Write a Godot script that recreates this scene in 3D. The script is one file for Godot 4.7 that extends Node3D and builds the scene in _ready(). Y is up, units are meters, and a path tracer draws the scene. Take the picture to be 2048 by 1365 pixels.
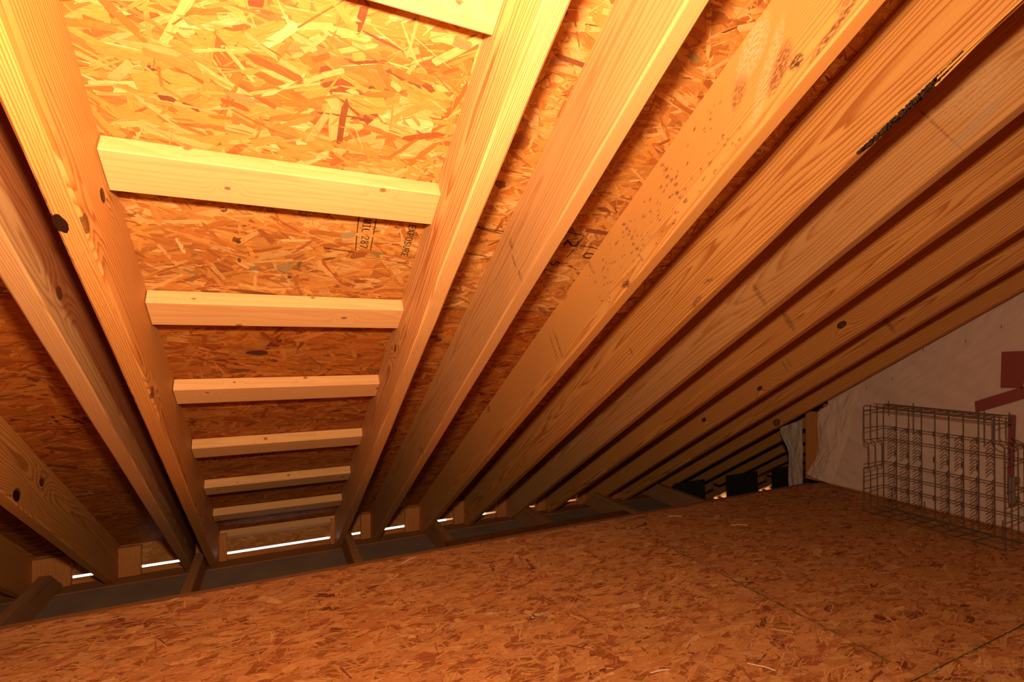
extends Node3D
# An attic under a pitched roof. +X runs along the eave, -Z runs out to the eave, the lens is at the origin.

const SN := 0.5494            # sine and cosine of the roof pitch
const CS := 0.8356
const TP := 0.6576
const DR := 0.833             # rafter undersides: y = DR + TP * z
const DS := 1.045            # underside of the sheathing: y = DS + TP * z
const DEPTH := 0.1771         # rafter depth square to the roof
const FLOOR_Y := -0.77
const WALL_X := 2.772
const S0 := 0.3               # the stretch of rafter that the grain maps span
const SL := 4.1

var used := {}
var rng := RandomNumberGenerator.new()
var lut := PackedByteArray()
var M := {}
var bare := Color(1, 1, 1)


class MB:
	var v := PackedVector3Array()
	var n := PackedVector3Array()
	var c := PackedColorArray()
	var u := PackedVector2Array()
	var i := PackedInt32Array()

	func tri(a: int, b: int, d: int, out: Vector3) -> void:
		if (v[d] - v[a]).cross(v[b] - v[a]).dot(out) >= 0.0:
			i.append(a); i.append(b); i.append(d)
		else:
			i.append(a); i.append(d); i.append(b)

	func point(p: Vector3, nn: Vector3, col: Color, uv: Vector2) -> int:
		v.append(p); n.append(nn); c.append(col); u.append(uv)
		return v.size() - 1

	func poly(ps: Array, out: Vector3, col: Color, uvs: Array = []) -> void:
		var nn: Vector3 = (ps[2] - ps[0]).cross(ps[1] - ps[0])
		if nn.length() < 1e-12 and ps.size() > 3:
			nn = (ps[3] - ps[0]).cross(ps[2] - ps[0])
		nn = nn.normalized()
		if nn.dot(out) < 0.0:
			nn = -nn
		var k := v.size()
		for j in ps.size():
			point(ps[j], nn, col, uvs[j] if uvs.size() > j else Vector2.ZERO)
		for j in range(1, ps.size() - 1):
			tri(k, k + j, k + j + 1, nn)

	# a board: centre line from o along dir l, cross axes a (width w) and b (height h), chamfer ch; grain runs along l
	func board(o: Vector3, l: Vector3, a: Vector3, b: Vector3, length: float, w: float, h: float, ch: float, col: Color, u0 := 0.0, v0 := 0.0) -> void:
		var x := w / 2.0
		var y := h / 2.0
		var ring := [[-x + ch, -y], [x - ch, -y], [x, -y + ch], [x, y - ch], [x - ch, y], [-x + ch, y], [-x, y - ch], [-x, -y + ch]]
		var along := 0.0
		for j in 8:
			var p: Array = ring[j]
			var q: Array = ring[(j + 1) % 8]
			var A: Vector3 = o + a * p[0] + b * p[1]
			var B: Vector3 = o + a * q[0] + b * q[1]
			var wide := A.distance_to(B)
			var out: Vector3 = a * (p[0] + q[0]) + b * (p[1] + q[1])
			if j % 2 == 0:
				out = [-b, a, b, -a][j / 2]
			var ua := u0 + along / 0.25
			var ub := u0 + (along + wide) / 0.25
			poly([A, B, B + l * length, A + l * length], out, col, [Vector2(ua, v0), Vector2(ub, v0), Vector2(ub, v0 + length / 1.6), Vector2(ua, v0 + length / 1.6)])
			along += wide
		for e in 2:
			var ps := []
			var us := []
			for p in ring:
				ps.append(o + l * (length * e) + a * p[0] + b * p[1])
				us.append(Vector2(u0 + (p[0] + x) / 0.25, v0 + (p[1] + y) * 0.05))
			poly(ps, l * (2.0 * e - 1.0), col, us)

	func tube(pts: Array, r: float, sides := 6, col := Color(1, 1, 1)) -> void:
		var k := v.size()
		var side := Vector3.ZERO
		for j in pts.size():
			var d: Vector3 = (pts[mini(j + 1, pts.size() - 1)] - pts[maxi(j - 1, 0)]).normalized()
			if side == Vector3.ZERO:
				side = d.cross(Vector3(0.31, 0.77, 0.55)).normalized()
			side = (side - d * side.dot(d)).normalized()
			var up := d.cross(side)
			for s in sides:
				var t := TAU * s / sides
				var nn := side * cos(t) + up * sin(t)
				point(pts[j] + nn * r, nn, col, Vector2(float(s) / sides, j))
		for j in pts.size() - 1:
			for s in sides:
				var a := k + j * sides + s
				var b := k + j * sides + (s + 1) % sides
				tri(a, b, b + sides, n[a])
				tri(a, b + sides, a + sides, n[a])
		for e in [0, pts.size() - 1]:
			var d2: Vector3 = (pts[1] - pts[0]).normalized() * -1.0 if e == 0 else (pts[-1] - pts[-2]).normalized()
			var cc := point(pts[e], d2, col, Vector2.ZERO)
			var first := v.size()
			for s in sides:
				point(v[k + e * sides + s], d2, col, Vector2.ZERO)
			for s in sides:
				tri(cc, first + s, first + (s + 1) % sides, d2)

	# a bent sheet given by f(u, v), with smooth normals
	func sheet(nu: int, nv: int, f: Callable, out: Vector3, col: Color, uvs := Vector2(1, 1)) -> void:
		var k := v.size()
		for j in nv + 1:
			for s in nu + 1:
				var a := float(s) / nu
				var b := float(j) / nv
				var p: Vector3 = f.call(a, b)
				var du: Vector3 = f.call(a + 0.004, b) - f.call(a - 0.004, b)
				var dv: Vector3 = f.call(a, b + 0.004) - f.call(a, b - 0.004)
				var nn := du.cross(dv).normalized()
				if nn.dot(out) < 0.0:
					nn = -nn
				point(p, nn, col, Vector2(a, b) * uvs)
		for j in nv:
			for s in nu:
				var a := k + j * (nu + 1) + s
				tri(a, a + 1, a + nu + 2, out)
				tri(a, a + nu + 2, a + nu + 1, out)

	func mesh(m: Material) -> ArrayMesh:
		var arr := []
		arr.resize(Mesh.ARRAY_MAX)
		arr[Mesh.ARRAY_VERTEX] = v
		arr[Mesh.ARRAY_NORMAL] = n
		arr[Mesh.ARRAY_COLOR] = c
		arr[Mesh.ARRAY_TEX_UV] = u
		arr[Mesh.ARRAY_INDEX] = i
		var am := ArrayMesh.new()
		am.add_surface_from_arrays(Mesh.PRIMITIVE_TRIANGLES, arr)
		am.surface_set_material(0, m)
		return am


# ---------------------------------------------------------------- naming
func numbered(called: String) -> String:
	var k: int = used.get(called, -1) + 1
	used[called] = k
	return called if k == 0 else "%s_%03d" % [called, k]


func part(called: String, mesh: Mesh, parent: Node) -> MeshInstance3D:
	var o := MeshInstance3D.new()
	o.name = numbered(called) if parent == self else called
	o.mesh = mesh
	o.cast_shadow = GeometryInstance3D.SHADOW_CASTING_SETTING_ON
	parent.add_child(o, true)
	return o


func tag(o: Node, label: String, category: String, group := "") -> Node:
	o.set_meta("label", label)
	o.set_meta("category", category)
	if group:
		o.set_meta("group", group)
	return o


func thing(called: String, label: String, category: String, at := Vector3.ZERO, group := "") -> Node3D:
	var o := Node3D.new()
	o.name = numbered(called)
	add_child(o)
	o.position = at
	tag(o, label, category, group)
	return o


func struct(called: String, label: String) -> Node3D:
	var o := Node3D.new()
	o.name = numbered(called)
	add_child(o)
	o.set_meta("kind", "structure")
	o.set_meta("label", label)
	return o


# ---------------------------------------------------------------- materials
func flat(albedo: Color, rough := 0.7, spec := 0.4) -> StandardMaterial3D:
	var m := StandardMaterial3D.new()
	m.albedo_color = albedo.linear_to_srgb()
	m.roughness = rough
	m.metallic_specular = spec
	return m


func painted(rough := 0.65, tex: Texture2D = null, spec := 0.35) -> StandardMaterial3D:
	var m := StandardMaterial3D.new()
	m.vertex_color_use_as_albedo = true
	m.roughness = rough
	m.metallic_specular = spec
	m.albedo_texture = tex
	return m


# A sawn face: columns 0..249 are the wide face (across the grain), 250..287 the narrow edge; rows run along the board.
func grain(sd: int, early: Vector3, late: Vector3, o := {}) -> ImageTexture:
	var W: int = o.get("w", 288)
	var H: int = o.get("rows", 1600)
	var across: float = o.get("across", DEPTH)
	var long: float = o.get("long", SL)
	var c0: float = o.get("pith", 0.11)
	var q0: float = o.get("deep", 0.03)
	var q1: float = o.get("sway", 0.035)
	var gap: float = o.get("gap", 0.0075)
	var gap2: float = o.get("gap2", 0.0048)
	var heart: float = o.get("heart", 0.0)   # beyond this the board is redder heartwood
	var fade: float = o.get("fade", 1.0)
	var knots: Array = o.get("knots", [])
	var split := int(W * 250.0 / 288.0)
	var n1 := FastNoiseLite.new()
	n1.seed = sd
	n1.frequency = 1.0
	n1.fractal_octaves = 2
	var data := PackedByteArray()
	data.resize(W * H * 3)
	var k := 0
	for y in H:
		var s := S0 + long * y / H
		var c := c0 + 0.03 * n1.get_noise_2d(s * 0.5, 7.0)
		var q := q0 + q1 * n1.get_noise_2d(s * 0.42, 31.0)
		q = q * q
		var drift := 1.4 * n1.get_noise_2d(s * 0.8, 53.0)
		var near := []
		for kn in knots:
			if absf(s - kn[1]) < kn[2] * 14.0:
				near.append(kn)
		var tone0 := 1.0 + 0.08 * n1.get_noise_2d(s * 1.3, 91.0)
		for x in W:
			var a: float
			var ph: float
			if x < split:
				a = across * x / split
				ph = sqrt((a - c) * (a - c) + q) / gap + drift + 0.55 * n1.get_noise_2d(a * 34.0, s * 2.4)
			else:
				a = 0.038 * (x - split) / (W - split)
				ph = a / gap2 + 1.6 * n1.get_noise_2d(s * 0.9, 17.0) + 0.5 * n1.get_noise_2d(a * 50.0, s * 2.0 + 40.0)
				a = -1.0
			var dark := 0.0
			var redder := 0.0
			if a >= 0.0:
				for kn in near:
					var da: float = (a - kn[0]) / kn[2]
					var ds: float = (s - kn[1]) / (kn[2] * 1.3)
					var r2 := da * da + ds * ds
					if r2 < 1.0:
						dark = maxf(dark, 0.55 + 0.45 * sqrt(r2) * (0.5 + 0.5 * sin(sqrt(r2) * 14.0)))
					ph += 3.4 * exp(-(da * da) / 7.0 - (ds * ds) / 18.0)
			if heart > 0.0 and a >= 0.0:
				redder = clampf((a - heart - 0.012 * n1.get_noise_2d(s * 1.7, 5.0) + 0.004 * n1.get_noise_2d(s * 6.0, 9.0)) / 0.012, 0.0, 1.0)
			var f := ph - floorf(ph)
			var l := clampf((f - 0.25) / 0.55, 0.0, 1.0)
			l = l * l * (1.0 - clampf((f - 0.9) / 0.1, 0.0, 1.0)) * fade
			var t := tone0 * (1.0 + 0.05 * n1.get_noise_2d(x * 0.35, s * 9.0))
			if dark > 0.0:
				t *= 0.75 - 0.5 * dark
				l = 0.8
			data[k] = lut[clampi(int((early.x + (late.x - early.x) * l) * t * (1.0 - 0.42 * redder) * 1023.0), 0, 1023)]
			data[k + 1] = lut[clampi(int((early.y + (late.y - early.y) * l) * t * (1.0 - 0.62 * redder) * 1023.0), 0, 1023)]
			data[k + 2] = lut[clampi(int((early.z + (late.z - early.z) * l) * t * (1.0 - 0.70 * redder) * 1023.0), 0, 1023)]
			k += 3
	# stains, ink and dust: [across, along, radius across, radius along, slant, strength, linear colour]
	for st in o.get("marks", []):
		var col: Color = (st[6] as Color).linear_to_srgb()
		var ys := int((st[1] - st[3] - S0) * H / long)
		var ye := int((st[1] + st[3] - S0) * H / long) + 1
		for y in range(maxi(ys, 0), mini(ye, H)):
			var s2 := S0 + long * y / H
			for x in split:
				var a2 := across * x / split
				var ds2: float = (s2 - st[1]) / st[3]
				var da2: float = (a2 - st[0] - st[4] * (s2 - st[1])) / st[2]
				var r := ds2 * ds2 + da2 * da2
				if r < 1.0:
					var w: float = st[5] * (1.0 - r * r) * clampf(0.62 + 1.3 * n1.get_noise_2d(a2 * 160.0, s2 * 90.0), 0.0, 1.0)
					var j := (y * W + x) * 3
					data[j] = int(lerpf(data[j], col.r8, w))
					data[j + 1] = int(lerpf(data[j + 1], col.g8, w))
					data[j + 2] = int(lerpf(data[j + 2], col.b8, w))
	return ImageTexture.create_from_image(Image.create_from_data(W, H, false, Image.FORMAT_RGB8, data))


func noise_tex(sd: int, freq: float, lo: float, hi: float, size := 256) -> NoiseTexture2D:
	var f := FastNoiseLite.new()
	f.seed = sd
	f.frequency = freq
	f.fractal_octaves = 4
	var g := Gradient.new()
	g.set_color(0, Color(lo, lo, lo))
	g.set_color(1, Color(hi, hi, hi))
	var t := NoiseTexture2D.new()
	t.width = size
	t.height = size
	t.seamless = true
	t.noise = f
	t.color_ramp = g
	return t


func strand_tex() -> ImageTexture:
	var f := FastNoiseLite.new()
	f.seed = 5
	f.frequency = 1.0
	var im := Image.create(256, 128, false, Image.FORMAT_RGB8)
	for y in 128:
		for x in 256:
			var g := 0.90 + 0.16 * f.get_noise_2d(x * 0.012, y * 0.55) + 0.10 * f.get_noise_2d(x * 0.05, y * 0.21 + 90.0)
			im.set_pixel(x, y, Color(g, g * 0.99, g * 0.97))
	return ImageTexture.create_from_image(im)


# ---------------------------------------------------------------- strand board
# Strands pressed into a board: thin splinters of real thickness lying over each other in the rectangle a0..a1, b0..b1 of the plane O + U a + V b, N outwards.
func strands(mb: MB, O: Vector3, U: Vector3, V: Vector3, N: Vector3, a0: float, a1: float, b0: float, b1: float, o: Dictionary) -> void:
	var lmin: float = o.lmin
	var lmax: float = o.lmax
	var wmin: float = o.wmin
	var wmax: float = o.wmax
	var count := int((a1 - a0) * (b1 - b0) * float(o.layers) / ((lmin + lmax) * 0.5 * (wmin + wmax) * 0.5 * 0.8))
	var pal: Array = o.palette
	var thick: float = o.thick
	for q in count:
		var cx := rng.randf_range(a0, a1)
		var cy := rng.randf_range(b0, b1)
		var g := rng.randfn(0.0, o.spread)
		if rng.randf() < o.stray:
			g = rng.randf_range(-PI / 2, PI / 2)
		var L := rng.randf_range(lmin, lmax)
		var Wd := wmin + (wmax - wmin) * pow(rng.randf(), 1.6)
		var pick := rng.randf()
		var col: Color = pal[0][1]
		for e in pal:
			col = e[1]
			pick -= e[0]
			if pick < 0.0:
				break
		var bright := rng.randf_range(0.86, 1.12)
		var h := thick * (0.1 + 0.9 * q / count)
		var ca := cos(g)
		var sa := sin(g)
		var j1 := rng.randf_range(0.0, 0.25)
		var j2 := rng.randf_range(0.0, 0.25)
		var sq := rng.randf_range(0.25, 0.5)
		var bow := rng.randf_range(-0.25, 0.25) * Wd
		var outline := [[-0.5, -0.5 * sq], [-0.5 + j1, 0.5], [0.0, 0.5], [0.5 - j2 * 0.6, 0.45], [0.5, -0.3 * sq], [0.5 - j2, -0.5], [0.05, -0.5], [-0.5 + j1 * 0.5, -0.45]]
		var tilt := rng.randf_range(-1.0, 1.0) * thick * 0.35
		var roll := rng.randf_range(-1.0, 1.0) * thick * 0.5
		var nn := (N - (U * ca + V * sa) * (2.0 * tilt / L) - (V * ca - U * sa) * (2.0 * roll / Wd)).normalized()
		var uo := rng.randf()
		var vo := rng.randf()
		var k := mb.v.size()
		for p in outline:
			var lx: float = p[0] * L
			var ly: float = p[1] * Wd + bow * (1.0 - 4.0 * p[0] * p[0])
			var a := clampf(cx + lx * ca - ly * sa, a0, a1)
			var b := clampf(cy + lx * sa + ly * ca, b0, b1)
			var tint: float = bright * (1.0 + 0.07 * p[0])
			mb.point(O + U * a + V * b + N * (h + tilt * 2.0 * p[0] + roll * 2.0 * p[1]), nn, Color(col.r * tint, col.g * tint, col.b * tint), Vector2(uo + lx / 0.22, vo + ly / 0.05))
		for j in range(1, 7):
			mb.tri(k, k + j, k + j + 1, N)


# one strand of its own shape: w = [.., .., half length, half width, turn, colour]
func knot(mb: MB, P: Vector3, U: Vector3, V: Vector3, N: Vector3, w: Array) -> void:
	var ps := []
	for k in 9:
		var t := TAU * k / 9.0
		var r := rng.randf_range(0.85, 1.1)
		var p := Vector2(cos(t) * w[2] * r, sin(t) * w[3] * r).rotated(w[4])
		ps.append(P + U * p.x + V * p.y)
	mb.poly(ps, N, w[5])


# A flat slab in the same frame with its lower-left corner at a0, b0 and its face at N = 0.
func slab(mb: MB, O: Vector3, U: Vector3, V: Vector3, N: Vector3, a0: float, a1: float, b0: float, b1: float, thick: float, face: Color, edge: Color) -> void:
	var p := func(a: float, b: float, h: float) -> Vector3: return O + U * a + V * b + N * h
	var uv := [Vector2(0, 0), Vector2(4, 0), Vector2(4, 4), Vector2(0, 4)]
	mb.poly([p.call(a0, b0, 0), p.call(a1, b0, 0), p.call(a1, b1, 0), p.call(a0, b1, 0)], N, face, uv)
	mb.poly([p.call(a0, b0, -thick), p.call(a1, b0, -thick), p.call(a1, b1, -thick), p.call(a0, b1, -thick)], -N, face, uv)
	mb.poly([p.call(a0, b0, 0), p.call(a1, b0, 0), p.call(a1, b0, -thick), p.call(a0, b0, -thick)], -V, edge, uv)
	mb.poly([p.call(a0, b1, 0), p.call(a1, b1, 0), p.call(a1, b1, -thick), p.call(a0, b1, -thick)], V, edge, uv)
	mb.poly([p.call(a0, b0, 0), p.call(a0, b1, 0), p.call(a0, b1, -thick), p.call(a0, b0, -thick)], -U, edge, uv)
	mb.poly([p.call(a1, b0, 0), p.call(a1, b1, 0), p.call(a1, b1, -thick), p.call(a1, b0, -thick)], U, edge, uv)


# a point s metres down the slope (measured from under z = 0) on the plane y = d + TP z, h metres below it
func roof_at(x: float, s: float, d: float, h := 0.0) -> Vector3:
	return Vector3(x, d - s * SN - h * CS, -s * CS + h * SN)


# ---------------------------------------------------------------- timber
# A rafter with its left side at x0: notched over the wall plate, cut plumb at both ends.
func rafter(x0: float, m: Material, label: String, wany := 0.0) -> Node3D:
	var w := 0.038
	var top_z := 1.27
	var plate_z := (-1.165 - DR) / TP
	var c := 0.004
	var o := thing("rafter", label, "rafter", Vector3(x0 + w / 2.0, -1.165, plate_z - 0.02), "rafters")
	var at: Vector3 = o.position
	var mb := MB.new()
	# side outline in (z, y), bottom corner line first
	var bottom := []
	var steps := 56
	for j in steps + 1:
		var z := lerpf(top_z, plate_z, float(j) / steps)
		bottom.append(Vector2(z, DR + TP * z))
	bottom.append(Vector2(-3.125, -1.165))
	bottom.append(Vector2(-3.13, DR + TP * -3.13))
	bottom.append(Vector2(-3.455, DR + TP * -3.455))
	var top := []
	for p in bottom:
		top.append(Vector2(p.x, DS - 0.0018 + TP * p.x))
	var uv_wide := func(p: Vector2) -> Vector2:
		var d := p.y - TP * p.x
		var s := -p.x / CS
		return Vector2(clampf((d - DR) * CS / DEPTH, 0.0, 1.0) * 249.0 / 288.0, (s - (d - DR) * SN - S0) / SL)
	var nz := FastNoiseLite.new()
	nz.seed = int(x0 * 1000.0)
	nz.frequency = 1.0
	for j in bottom.size() - 1:
		var a: Vector2 = bottom[j]
		var b: Vector2 = bottom[j + 1]
		var ta: Vector2 = top[j]
		var tb: Vector2 = top[j + 1]
		# a little waver along the edges, as sawn timber has; where the bark edge was, more of the corner is missing
		var wa := 0.0015 * nz.get_noise_1d(a.x * 3.0)
		var wb := 0.0015 * nz.get_noise_1d(b.x * 3.0)
		var ca := c
		var cb := c
		if wany > 0.0:
			ca += wany * clampf(1.0 - absf(a.x + 0.55) / 0.75, 0.0, 1.0) * (0.7 + 0.5 * nz.get_noise_1d(a.x * 9.0))
			cb += wany * clampf(1.0 - absf(b.x + 0.55) / 0.75, 0.0, 1.0) * (0.7 + 0.5 * nz.get_noise_1d(b.x * 9.0))
		for side in [-1.0, 1.0]:
			var xa: float = side * (w / 2.0) + wa
			var xb: float = side * (w / 2.0) + wb
			var c1: float = ca if side > 0.0 else c
			var c2: float = cb if side > 0.0 else c
			var pa := Vector2(a.x, a.y + c1)
			var pb := Vector2(b.x, b.y + c2)
			mb.poly([rel(at, x0 + w / 2 + xa, pa), rel(at, x0 + w / 2 + xb, pb), rel(at, x0 + w / 2 + xb, tb), rel(at, x0 + w / 2 + xa, ta)], Vector3(side, 0, 0), bare, [uv_wide.call(pa), uv_wide.call(pb), uv_wide.call(tb), uv_wide.call(ta)])
			var ia: float = side * (w / 2.0 - c1) + wa
			var ib: float = side * (w / 2.0 - c2) + wb
			mb.poly([rel(at, x0 + w / 2 + xa, pa), rel(at, x0 + w / 2 + xb, pb), rel(at, x0 + w / 2 + ib, b), rel(at, x0 + w / 2 + ia, a)], Vector3(side, -1, 0), bare, [uv_wide.call(pa), uv_wide.call(pb), uv_wide.call(b), uv_wide.call(a)])
		var la := -(w / 2.0 - c) + wa
		var lb := -(w / 2.0 - c) + wb
		var ra := w / 2.0 - ca + wa
		var rb := w / 2.0 - cb + wb
		var va: float = (-a.x / CS - S0) / SL
		var vb: float = (-b.x / CS - S0) / SL
		mb.poly([rel(at, x0 + w / 2 + la, a), rel(at, x0 + w / 2 + lb, b), rel(at, x0 + w / 2 + rb, b), rel(at, x0 + w / 2 + ra, a)], Vector3(0, -1, 0.2), bare, [Vector2(251.0 / 288.0, va), Vector2(251.0 / 288.0, vb), Vector2(287.0 / 288.0, vb), Vector2(287.0 / 288.0, va)])
		mb.poly([rel(at, x0, ta), rel(at, x0, tb), rel(at, x0 + w, tb), rel(at, x0 + w, ta)], Vector3(0, 1, 0), bare)
	for e in [0, bottom.size() - 1]:
		mb.poly([rel(at, x0, bottom[e]), rel(at, x0, top[e]), rel(at, x0 + w, top[e]), rel(at, x0 + w, bottom[e])], Vector3(0, 0, 1 if e == 0 else -1), bare)
	part("beam", mb.mesh(m), o)
	return o


# a knot: a hard dark disc with rings, set just proud of a face; p its middle, U along the board, V across, N out of the wood
func knot_disc(o: Node3D, p: Vector3, U: Vector3, V: Vector3, N: Vector3, ru: float, rv: float, hole: bool) -> void:
	var mb := MB.new()
	var nz := FastNoiseLite.new()
	nz.seed = int(p.z * 1000.0)
	nz.frequency = 1.0
	var rings := 7
	var k := mb.v.size()
	for r in rings + 1:
		var f := float(r) / rings
		for q in 20:
			var t := TAU * q / 20.0
			var wob := 1.0 + 0.16 * nz.get_noise_2d(cos(t) * 2.0, sin(t) * 2.0)
			var h := 0.0008 * (1.0 - f * f) + 0.0004
			var dark := 0.30 + 0.22 * sin(f * 13.0) + 0.25 * nz.get_noise_2d(f * 9.0, t)
			if f > 0.82:
				dark = 0.06
			elif hole:
				dark *= 0.15
			mb.point(p - o.position + U * cos(t) * ru * f * wob + V * sin(t) * rv * f * wob + N * h, N, Color(0.34, 0.13, 0.05) * clampf(dark, 0.05, 1.0), Vector2.ZERO)
	for r in rings:
		for q in 20:
			var a := k + r * 20 + q
			var b := k + r * 20 + (q + 1) % 20
			mb.tri(a, b, b + 20, N)
			mb.tri(a, b + 20, a + 20, N)
	part("knot", mb.mesh(M.knot), o)


func side_knot(o: Node3D, x0: float, right: bool, a: float, s: float, r: float, hole := false) -> void:
	knot_disc(o, roof_at(x0 + (0.0381 if right else -0.0001), s, DR, -a), Vector3(0, -SN, -CS), Vector3(0, CS, -SN), Vector3(1 if right else -1, 0, 0), r * 1.5, r, hole)


func rel(at: Vector3, x: float, p: Vector2) -> Vector3:
	return Vector3(x, p.y, p.x) - at


func _ready() -> void:
	rng.seed = 4711
	# ------------------------------------------------------------ camera, daylight outside, the flash on the camera, exposure
	var cam := Camera3D.new()
	cam.name = "camera"
	cam.fov = rad_to_deg(2.0 * atan(682.5 / 1001.03))
	cam.near = 0.02
	cam.far = 100.0
	cam.rotation_order = EULER_ORDER_YXZ
	cam.rotation = Vector3(deg_to_rad(0.44), deg_to_rad(-25.267), deg_to_rad(0.09))
	add_child(cam)
	cam.current = true
	var we := WorldEnvironment.new()
	we.name = "daylight"
	var env := Environment.new()
	env.background_mode = Environment.BG_COLOR
	env.background_color = Color(1.0, 0.97, 0.90)
	env.background_energy_multiplier = 2.5
	env.tonemap_mode = Environment.TONE_MAPPER_LINEAR
	env.tonemap_exposure = 1.5
	env.sdfgi_enabled = true
	env.ssao_enabled = true
	env.ssil_enabled = true
	we.environment = env
	add_child(we)
	# the flash on the camera: a beam tilted up at the roof, and what its diffuser spills all round
	var flash := SpotLight3D.new()
	flash.name = "camera_flash"
	flash.position = Vector3(0.0, 0.22, 0.0)
	flash.rotation_order = EULER_ORDER_YXZ
	flash.rotation = Vector3(deg_to_rad(46.0), deg_to_rad(16.0), 0.0)
	flash.light_color = Color(1.0, 0.66, 0.38).linear_to_srgb()
	flash.light_energy = 2.4
	flash.light_size = 0.04
	flash.spot_angle = 89.0
	flash.spot_angle_attenuation = 1.0
	flash.spot_range = 12.0
	flash.spot_attenuation = 2.0
	flash.shadow_enabled = true
	add_child(flash)
	var spill := OmniLight3D.new()
	spill.name = "camera_flash_spill"
	spill.position = flash.position
	spill.light_color = flash.light_color
	spill.light_energy = 1.17
	spill.light_size = 0.04
	spill.omni_range = 12.0
	spill.omni_attenuation = 2.0
	spill.shadow_enabled = true
	add_child(spill)

	for k in 1024:
		lut.append(int(round(clampf(Color(k / 1023.0, 0, 0).linear_to_srgb().r, 0.0, 1.0) * 255.0)))
	materials()
	roof()
	floor_and_eave()
	walls()
	rafters()
	blocks()
	joists()
	plastic_wall()
	baffles()
	rack()
	litter()


func materials() -> void:
	var st := strand_tex()
	M.strand = painted(0.6, st, 0.4)
	M.strand_floor = painted(0.75, st, 0.3)
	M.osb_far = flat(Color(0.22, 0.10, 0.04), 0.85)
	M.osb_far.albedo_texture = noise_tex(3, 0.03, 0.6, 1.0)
	M.spruce = painted(0.6, grain(77, Vector3(0.68, 0.375, 0.15), Vector3(0.585, 0.295, 0.105), {"w": 144, "rows": 512, "across": 0.2, "long": 1.6, "gap": 0.009, "deep": 0.05, "fade": 0.6, "knots": [[0.05, 0.6, 0.006], [0.02, 1.0, 0.004], [0.13, 1.2, 0.005], [0.09, 1.55, 0.005], [0.16, 0.45, 0.004], [0.03, 0.38, 0.005], [0.11, 0.72, 0.004], [0.075, 0.86, 0.003], [0.17, 0.95, 0.006], [0.06, 1.12, 0.004], [0.10, 1.38, 0.005], [0.18, 1.44, 0.004], [0.015, 1.66, 0.004], [0.14, 1.72, 0.005], [0.12, 0.52, 0.003]]}))
	M.dusty = painted(0.85, grain(78, Vector3(0.42, 0.22, 0.10), Vector3(0.33, 0.16, 0.07), {"w": 144, "rows": 512, "across": 0.2, "long": 1.6, "gap": 0.008, "deep": 0.04}), 0.2)
	M.stud = painted(0.65, grain(79, Vector3(0.58, 0.25, 0.07), Vector3(0.44, 0.15, 0.04), {"w": 144, "rows": 512, "across": 0.2, "long": 1.6, "gap": 0.006, "deep": 0.05}))
	M.paper = flat(Color(0.34, 0.25, 0.19), 0.9, 0.2)
	M.paper.albedo_texture = noise_tex(9, 0.02, 0.88, 1.0)
	M.paper.uv1_triplanar = true
	M.paper.uv1_scale = Vector3(0.9, 0.9, 0.9)
	M.ink = flat(Color(0.035, 0.02, 0.015), 0.8, 0.2)
	M.wire = flat(Color(0.115, 0.085, 0.065), 0.45, 0.5)
	M.knot = painted(0.55, null, 0.4)
	M.bark = painted(0.9, null, 0.2)
	M.nail = flat(Color(0.06, 0.05, 0.045), 0.5, 0.5)
	M.baffle = flat(Color(0.022, 0.02, 0.018), 0.8, 0.3)
	M.pink = flat(Color(0.55, 0.20, 0.20), 0.95, 0.1)
	M.pink.albedo_texture = noise_tex(21, 0.05, 0.7, 1.0)
	M.tape = flat(Color(0.26, 0.055, 0.05), 0.5, 0.4)
	M.scrap = flat(Color(0.75, 0.62, 0.48), 0.9, 0.2)
	M.plastic = StandardMaterial3D.new()
	M.plastic.albedo_color = Color(0.92, 0.82, 0.77, 0.80)
	M.plastic.transparency = BaseMaterial3D.TRANSPARENCY_ALPHA
	M.plastic.roughness = 0.32
	M.plastic.metallic_specular = 0.55


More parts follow.
